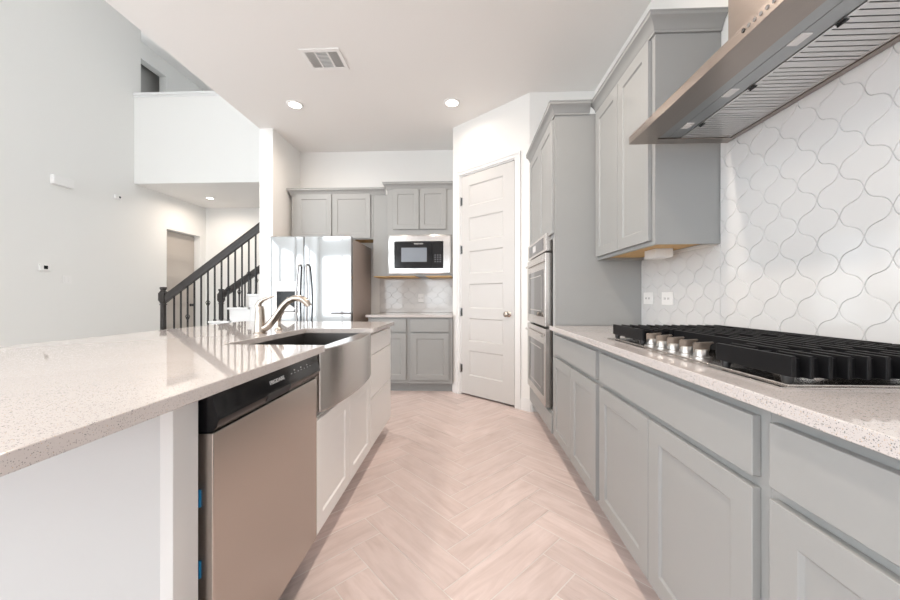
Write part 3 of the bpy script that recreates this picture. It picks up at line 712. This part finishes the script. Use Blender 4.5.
# refrigerator
fx0, fx1, fy, fz = -2.205, -1.252, 3.82, 1.785
fr = thing('refrigerator', 'stainless side-by-side refrigerator with ice and water dispenser', 'refrigerator', ((fx0+fx1)/2, 4.25, 0))
build(MB().box(fx0+0.004, fx1-0.004, 3.89, 4.66, 0.02, fz-0.02).box(fx0+0.05, fx1-0.05, 3.93, 4.6, 0.0, 0.02), 'body', M_FRSIDE, fr, bevel=0.003)
def fdoor(xa, xb):
    n = 10; prof = []
    for i in range(n+1):
        t = i/n; prof.append((xa+(xb-xa)*t, fy+0.008-0.008*(1-(2*t-1)**4)*1.0))
    return MB().prism(prof + [(xb, 3.882), (xa, 3.882)], 0.10, fz)
for (xa, xb, hx) in ((fx0, -1.789, -1.826), (-1.783, fx1, -1.740)):
    d = build(fdoor(xa, xb), 'door', M_FRIDGE, fr, bevel=0.005, smooth=30)
    pts = [(hx, fy+0.0, 1.47), (hx, fy-0.03, 1.462)]
    for i in range(13):
        t = i/12; z = 1.445-0.76*t; s = math.sin(math.pi*t)
        pts.append((hx+(-1 if hx < -1.78 else 1)*0.018*s, fy-0.042-0.022*s, z))
    pts += [(hx, fy-0.03, 0.668), (hx, fy, 0.66)]
    build(MB().tube(pts, 0.0125, 12), 'door_handle', M_CHROME, d)
    if hx < -1.8:
        ds = build(MB().box(-2.102, -1.842, 3.815, 3.84, 1.175, 1.28).box(-2.102, -2.092, 3.815, 3.84, 0.93, 1.175).box(-1.852, -1.842, 3.815, 3.84, 0.93, 1.175).box(-2.092, -1.852, 3.815, 3.84, 0.93, 0.942), 'dispenser', M_STEEL, d, bevel=0.002)
        build(MB().box(-2.092, -1.852, 3.817, 3.84, 0.942, 1.175), 'recess', M_BLACKGL, ds)
        build(MB().prism([(-2.03, 0.95), (-1.90, 0.95), (-1.88, 0.985), (-1.93, 1.02), (-1.965, 1.04), (-2.0, 1.02), (-2.05, 0.985)], 3.8115, 3.817, lambda x, z, y: (x, y, z)), 'paddle', M_GREYLENS, ds, bevel=0.002)
build(MB().box(fx0+0.01, fx1-0.01, 3.84, 3.885, 0.02, 0.095), 'kick_plate', M_BLACK, fr)
for x in (fx0+0.06, fx1-0.06): build(MB().box(x-0.03, x+0.03, 3.85, 3.95, fz-0.019, fz+0.012), 'hinge_cover', M_FRSIDE, fr, bevel=0.003)

# ------------------------------------------------------------------ island
IX = -0.625; IB = -1.25
IG = 'white cabinets of the island'
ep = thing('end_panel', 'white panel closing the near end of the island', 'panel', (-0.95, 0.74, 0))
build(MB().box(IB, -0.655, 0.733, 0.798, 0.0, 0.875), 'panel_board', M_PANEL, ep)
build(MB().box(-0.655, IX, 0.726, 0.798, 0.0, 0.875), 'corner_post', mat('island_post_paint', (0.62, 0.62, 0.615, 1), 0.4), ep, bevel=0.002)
o = build(MB().box(-1.28, -1.251, 0.726, 2.85, 0, 0.875), 'island_back_panel', M_WHITE, None)
tag(o, 'white back panel of the island under the seating overhang', 'panel')
# dishwasher
dwr = thing('dishwasher', 'stainless dishwasher with black control strip in the island', 'dishwasher', (-0.9, 1.1, 0))
DY0, DY1 = 0.812, 1.400
build(MB().box(-1.2, -0.642, DY0+0.005, DY1-0.005, 0.10, 0.868), 'body', M_BLACK, dwr)
build(MB().box(-1.15, -0.70, DY0+0.01, DY1-0.01, 0.0, 0.10), 'toe_kick', M_BLACK, dwr)
o = build(MB().box(-0.640, -0.600, DY0, DY1, 0.125, 0.776), 'door', M_DWST, dwr, bevel=0.003)
prof = [(-0.640, 0.778), (-0.604, 0.778), (-0.592, 0.790), (-0.586, 0.806), (-0.586, 0.812), (-0.590, 0.822), (-0.597, 0.842), (-0.602, 0.868), (-0.640, 0.868)]
dp = build(MB().prism(prof, DY0, DY1, lambda x, z, y: (x, y, z)), 'control_panel', M_BLACKGL, dwr, bevel=0.001, smooth=25)
build(MB().prism([(-0.600, 0.782), (-0.5895, 0.792), (-0.5845, 0.806), (-0.5845, 0.811), (-0.590, 0.813), (-0.600, 0.806)], 1.02, 1.16, lambda x, z, y: (x, y, z)), 'pocket_handle', M_GRILL, dp, bevel=0.001)
TX = Matrix(((0, 0, 1, 0), (1, 0, 0, 0), (0, 1, 0, 0), (0, 0, 0, 1)))
tilt = Matrix.Rotation(R(-17), 4, 'Y')
text('FRIGIDAIRE', 'lettering', M_LETTER, dp, Matrix.Translation((-0.5945, 1.09, 0.838)) @ tilt @ TX, 0.017)
bt = MB()
for k in range(7):
    y = 1.18+0.024*k; bt.box(-0.5975, -0.5955, y, y+0.006, 0.838, 0.8395)
    if k % 2: bt.box(-0.5985, -0.5965, y, y+0.005, 0.846, 0.849)
build(bt, 'button', M_LETTER, dp)
for z in (0.62, 0.45): build(MB().box(-0.6415, -0.6305, DY0-0.003, DY0, z-0.02, z+0.02), 'tape', M_TAPE, dwr)
# sink base cabinet
SY0, SY1 = 1.408, 2.242
sb = thing('sink_base_cabinet', 'white two-door island cabinet below the farmhouse sink', 'cabinet', frame(IX, SY0, 0, 90), IG)
sw = SY1-SY0; sd = IX-IB
build(MB().box(0, sw, 0, sd, 0.105, 0.60).box(0, 0.014, 0.0, sd, 0.60, 0.874).box(sw-0.022, sw, 0.0, sd, 0.60, 0.874), 'carcass', M_WHITE, sb, local=True)
build(MB().box(0, sw, 0.075, sd, 0, 0.105), 'toe_kick', M_WHITE, sb, local=True)
build(shaker(MB(), 0.004, 0.410, 0.125, 0.468), 'door', M_WHITE, sb, local=True, bevel=0.0022)
build(shaker(MB(), 0.418, 0.410, 0.125, 0.468), 'door', M_WHITE, sb, local=True, bevel=0.0022)
# drawer stack
db = thing('drawer_cabinet', 'white three-drawer cabinet at the far end of the island', 'cabinet', frame(IX, SY1+0.002, 0, 90), IG)
dw_ = 2.85-SY1-0.002
build(MB().box(0, dw_, 0, sd, 0.105, 0.874), 'carcass', M_WHITE, db, local=True)
build(MB().box(0, dw_, 0.075, sd, 0, 0.105), 'toe_kick', M_WHITE, db, local=True)
for (z0, z1) in ((0.125, 0.440), (0.447, 0.721), (0.728, 0.860)):
    build(flatfront(MB(), 0.004, dw_-0.008, z0, z1-z0), 'drawer_front', M_WHITE, db, local=True, bevel=0.002)
# countertop with the sink notch
SX = -1.02; Y0s, Y1s = 1.432, 2.212
countertop([(-1.85, 0.30), (-0.58, 0.30), (-0.58, Y0s), (SX, Y0s), (SX, Y1s), (-0.58, Y1s), (-0.58, 2.87), (-1.85, 2.87)], 'long white quartz island countertop around the sink')
# farmhouse sink
sk = thing('farmhouse_sink', 'stainless farmhouse sink with curved apron front in the island', 'sink', (-0.8, 1.82, 0.62))
ya, yb = 1.434, 2.210
b = MB().box(SX-0.012, -0.64, ya, yb, 0.640, 0.646)
b.box(SX-0.012, SX-0.004, ya, yb, 0.646, 0.8745).box(SX-0.004, -0.64, ya, ya+0.012, 0.646, 0.8745).box(SX-0.004, -0.64, yb-0.012, yb, 0.646, 0.8745)
bs = build(b, 'basin', M_SINKIN, sk)
build(MB().lathe([(0.055, 0.646), (0.055, 0.648), (0.04, 0.6485), (0.035, 0.6475), (0.005, 0.6475)], (-0.84, 1.82, 0), 'z', 24), 'drain', M_CHROME, bs)
ap = []
for i in range(21):
    t = i/20; y = ya+(yb-ya)*t; e = min(t, 1-t)
    ap.append((-0.600+0.050*(1-(2*t-1)**2)**0.75, y))
poly = ap + [(-0.64, yb), (-0.64, ya)]
build(MB().prism(poly, 0.622, 0.886), 'apron', M_STEEL, sk, bevel=0.006, seg=3, smooth=30)
# faucet
fa = thing('kitchen_faucet', 'brushed nickel faucet with curved spout behind the island sink', 'faucet', (-1.112, 1.86, 0.905))
build(MB().lathe([(0.034, 0.9052), (0.034, 0.910), (0.028, 0.916), (0.026, 0.950), (0.024, 1.0), (0.021, 1.04), (0.017, 1.055), (0.006, 1.06)], (-1.112, 1.86, 0), 'z', 24), 'faucet_body', M_NICKEL, fa)
build(MB().tube([(-1.105, 1.86, 0.935), (-1.08, 1.86, 0.937), (-1.06, 1.86, 0.953), (-1.035, 1.86, 0.985), (-1.01, 1.86, 1.02), (-0.98, 1.86, 1.06), (-0.955, 1.86, 1.083), (-0.925, 1.86, 1.098), (-0.895, 1.86, 1.100), (-0.870, 1.86, 1.090), (-0.850, 1.86, 1.072), (-0.842, 1.86, 1.057)],
      [0.019, 0.020, 0.020, 0.019, 0.0185, 0.018, 0.0175, 0.0175, 0.018, 0.0185, 0.018, 0.016], 16), 'spout', M_NICKEL, fa)
build(MB().tube([(-1.114, 1.86, 1.035), (-1.122, 1.86, 1.058), (-1.112, 1.86, 1.078), (-1.09, 1.86, 1.092), (-1.06, 1.86, 1.103), (-1.034, 1.86, 1.109)],
      [0.018, 0.017, 0.013, 0.009, 0.007, 0.005], 14), 'lever_handle', M_NICKEL, fa)
sp = thing('side_sprayer', 'small brushed nickel side sprayer next to the faucet', 'sprayer', (-1.128, 2.08, 0.905))
build(MB().lathe([(0.024, 0.9052), (0.024, 0.911), (0.018, 0.916), (0.013, 0.935), (0.012, 0.965)], (-1.128, 2.08, 0), 'z', 20), 'sprayer_base', M_NICKEL, sp)
build(MB().tube([(-1.128, 2.08, 0.960), (-1.127, 2.08, 0.985), (-1.122, 2.08, 1.003), (-1.110, 2.08, 1.016), (-1.098, 2.08, 1.020)], [0.013, 0.017, 0.019, 0.018, 0.012], 14), 'spray_head', M_NICKEL, sp)

# ------------------------------------------------------------------ stairs and railings
RI, RU = 0.193, 0.28
st = thing('staircase', 'white staircase rising behind the refrigerator wall', 'staircase', (-3.5, 5.37, 0))
for k in range(1, 11):
    xn = -3.645+RU*(k-4)
    s_ = MB().box(xn, xn+RU+0.02 if k < 10 else xn+0.6, 4.885, 5.865, RI*(k-1) if k > 1 else 0, RI*k-0.03)
    s_.box(xn-0.025, xn+RU, 4.862, 5.868, RI*k-0.03, RI*k)
    if k > 1: s_.box(xn+0.02, xn+RU+0.02, 4.885, 5.865, 0, RI*(k-1))
    build(s_, 'step', M_TRIM, st, bevel=0.004)
def ztop(x):
    k = math.floor((x+3.645+0.025)/RU)+4
    return RI*max(0, min(k, 10))
def railing(y, x_new, z_new, slope, zr0, xend, label, newel_base, xs, knuckle, sc=1.0):
    t = thing('stair_railing', label, 'railing', (x_new, y, newel_base), 'dark railings of the staircase')
    n = MB()
    def sq(z0, z1, w0, w1):
        a, c = w0*0.38, w1*0.38
        n.add([(x_new-a,y-a,z0),(x_new+a,y-a,z0),(x_new+a,y+a,z0),(x_new-a,y+a,z0),(x_new-c,y-c,z1),(x_new+c,y-c,z1),(x_new+c,y+c,z1),(x_new-c,y+c,z1)],
              [(0,3,2,1),(4,5,6,7),(0,1,5,4),(1,2,6,5),(2,3,7,6),(3,0,4,7)])
    zt = z_new
    sq(newel_base, zt-0.26, 0.074, 0.068); sq(zt-0.26, zt-0.245, 0.085, 0.085); sq(zt-0.245, zt-0.20, 0.062, 0.10); sq(zt-0.20, zt-0.085, 0.112, 0.112)
    sq(zt-0.085, zt-0.05, 0.10, 0.06); sq(zt-0.05, zt-0.02, 0.06, 0.082); sq(zt-0.02, zt, 0.088, 0.075)
    build(n, 'newel_post', M_RAIL, t, bevel=0.003)
    zc = lambda x: zr0+slope*(x-x_new)
    h = 0.064; w = 0.032
    r = MB(); xa, xb = x_new+0.04, xend
    sec = [(-w*0.7, -h), (w*0.7, -h), (w*0.8, -h*0.35), (w, -h*0.1), (w, h*0.55), (w*0.5, h), (-w*0.5, h), (-w, h*0.55), (-w, -h*0.1), (-w*0.8, -h*0.35)]
    m_ = len(sec)
    vs = [(xa, y+p[0], zc(xa)+p[1]) for p in sec] + [(xb, y+p[0], zc(xb)+p[1]) for p in sec]
    r.add(vs, [list(range(m_)), list(range(m_, 2*m_))[::-1]] + [(i, (i+1) % m_, m_+(i+1) % m_, m_+i) for i in range(m_)])
    build(r, 'handrail', M_RAIL, t)
    for i, x in enumerate(xs):
        z0, z1 = ztop(x), zc(x)-h
        bl = MB(); q = 0.0085
        bl.box(x-q, x+q, y-q, y+q, z0, z1+0.01).box(x-0.014, x+0.014, y-0.014, y+0.014, z0, z0+0.02)
        ba = build(bl, 'baluster', M_BALUST, t)
        if knuckle(i):
            zk = z0+0.6*(z1-z0) if knuckle(i) is True else knuckle(i)
            kb = MB()
            for a in range(4):
                an = a*math.pi/2+0.4
                kb.tube([(x+0.026*math.sin(math.pi*j/8)*math.cos(an+j*0.35), y+0.026*math.sin(math.pi*j/8)*math.sin(an+j*0.35), zk-0.045+0.09*j/8) for j in range(9)], 0.005, 6)
            build(kb, 'basket', M_BALUST, ba)
    return t
xs1 = [-4.202+0.1008*i for i in range(20)]
KN = {2: 0.827, 5: 1.028, 8: 1.229, 11: 1.442, 14: 1.65, 17: 1.85}
railing(4.90, -4.365, 1.259, 0.733, 1.067, -2.25, 'dark stair railing on the near side of the steps', RI, xs1, lambda i: KN.get(i, 0))
xs2 = [-4.05+0.1008*i for i in range(18)]
railing(5.83, -4.166, 1.255, 0.68, 1.135, -2.3, 'dark stair railing on the far side of the steps', RI*2, xs2, lambda i: 1.2+0.2*(i//3) if i % 3 == 2 else 0)

# ------------------------------------------------------------------ ceiling and wall fittings
RL = 'recessed ceiling lights'
def can(x, y, z, label, power=9, r=0.075):
    t = thing('recessed_light', label, 'ceiling light', (x, y, z), RL)
    build(MB().lathe([(r*0.80, -0.006), (r*0.84, -0.010), (r*1.05, -0.008), (r*1.12, -0.001), (r*1.12, -0.0002), (r*0.8, -0.0002)], (0, 0, 0), 'z', 32), 'trim_ring', M_PLATE, t, local=True)
    build(MB().lathe([(r*0.8, -0.007), (r*0.5, -0.008), (0.002, -0.0085)], (0, 0, 0), 'z', 32), 'lens', M_LENS, t, local=True)
    area('can_lamp', (x, y, z-0.012), (0, 0, 0), r*1.5, r*1.5, power, (1.0, 0.86, 0.73), 'DISK', 165)
    return t
can(-1.742, 3.53, ZC, 'lit recessed ceiling light above the refrigerator side')
can(-0.127, 3.56, ZC, 'lit recessed ceiling light in front of the pantry door', 2.0)
can(-5.06, 6.76, ZC, 'lit recessed light in the low ceiling under the loft', 9.0)
for (x, y, lb) in ((-1.60, 1.95, 'recessed ceiling light over the island, out of the picture above'), (-0.127, 1.95, 'recessed ceiling light over the aisle, out of the picture above'),
                   (-1.60, 0.1, 'recessed ceiling light above the viewer on the island side'), (-0.127, 0.1, 'recessed ceiling light above the viewer on the cooktop side')):
    can(x, y, ZC, lb, (15.0 if y > 1 else 8.0) if x > -1 else 5.0)
vt = thing('ceiling_vent', 'white rectangular air vent in the kitchen ceiling', 'vent', (-1.16, 2.875, ZC))
vx0, vx1, vy0, vy1 = -1.325, -0.998, 2.742, 3.0
build(MB().box(vx0, vx1, vy0, vy0+0.035, ZC-0.008, ZC-0.0003).box(vx0, vx1, vy1-0.03, vy1, ZC-0.008, ZC-0.0003).box(vx0, vx0+0.03, vy0+0.035, vy1-0.03, ZC-0.008, ZC-0.0003).box(vx1-0.03, vx1, vy0+0.035, vy1-0.03, ZC-0.008, ZC-0.0003)
      .box(-1.218, -1.206, vy0+0.035, vy1-0.03, ZC-0.007, ZC-0.0003).box(-1.118, -1.106, vy0+0.035, vy1-0.03, ZC-0.007, ZC-0.0003), 'vent_frame', M_PLATE, vt, bevel=0.0015)
build(MB().box(vx0+0.03, vx1-0.03, vy0+0.035, vy1-0.03, ZC-0.0015, ZC-0.0005), 'duct_opening', M_VENTBACK, vt)
lv = MB()
for (xa, xb, n) in ((vx0+0.03, -1.218, 1), (-1.206, -1.118, 0), (-1.106, vx1-0.03, 1)):
    if n:
        for k in range(7):
            x = xa+(xb-xa)*(k+0.5)/7; lv.box(x-0.0016, x+0.0016, vy0+0.035, vy1-0.03, ZC-0.0065, ZC-0.0016)
    else:
        for k in range(12):
            y = vy0+0.035+(vy1-vy0-0.065)*(k+0.5)/12; lv.box(xa, xb, y-0.0015, y+0.0015, ZC-0.0065, ZC-0.0016)
build(lv, 'louver', M_PLATE, vt)

def wallM(y, z): return frame(XL, y, z, 90)
t = thing('door_chime', 'white box mounted high on the tall left wall', 'door chime', wallM(4.755, 2.755))
build(MB().box(-0.13, 0.13, -0.055, 0, -0.065, 0.065), 'cover', M_PLATE, t, local=True, bevel=0.006)
build(MB().box(-0.12, 0.12, -0.062, -0.055, -0.058, 0.058), 'face_plate', M_PLATE, t, local=True, bevel=0.003)
t = thing('motion_sensor', 'small white sensor on the left wall near the loft', 'sensor', wallM(5.56, 2.77))
build(MB().box(-0.05, 0.05, -0.035, 0, -0.035, 0.035), 'housing', M_PLATE, t, local=True, bevel=0.005)
o = build(MB().lathe([(0.018, -0.034), (0.017, -0.040), (0.008, -0.045), (0.002, -0.046)], (0.018, 0, 0), 'y', 16), 'lens', M_DISPLAY, t, local=True); o['label'] = 'gray round lens'
t = thing('thermostat', 'white thermostat with dark screen on the left wall', 'thermostat', wallM(4.56, 1.52))
build(MB().box(-0.065, 0.065, -0.022, 0, -0.048, 0.048), 'housing', M_PLATE, t, local=True, bevel=0.005)
o = build(MB().box(-0.022, 0.024, -0.0235, -0.022, -0.024, 0.024), 'screen', M_BLACKGL, t, local=True); o['label'] = 'dark screen'
t = thing('light_switch', 'white double light switch plate beside the thermostat', 'light switch', wallM(4.835, 1.367))
build(MB().box(-0.058, 0.058, -0.006, 0, -0.06, 0.06), 'cover_plate', M_PLATE, t, local=True, bevel=0.002)
for x in (-0.024, 0.024): build(MB().box(x-0.016, x+0.016, -0.010, -0.006, -0.033, 0.033), 'rocker', M_PLATE, t, local=True, bevel=0.002)
t = thing('light_switch', 'white light switch plate beside the hall door opening', 'light switch', wallM(6.36, 1.15))
build(MB().box(-0.036, 0.036, -0.006, 0, -0.06, 0.06), 'cover_plate', M_PLATE, t, local=True, bevel=0.002)
build(MB().box(-0.016, 0.016, -0.010, -0.006, -0.033, 0.033), 'rocker', M_PLATE, t, local=True, bevel=0.002)
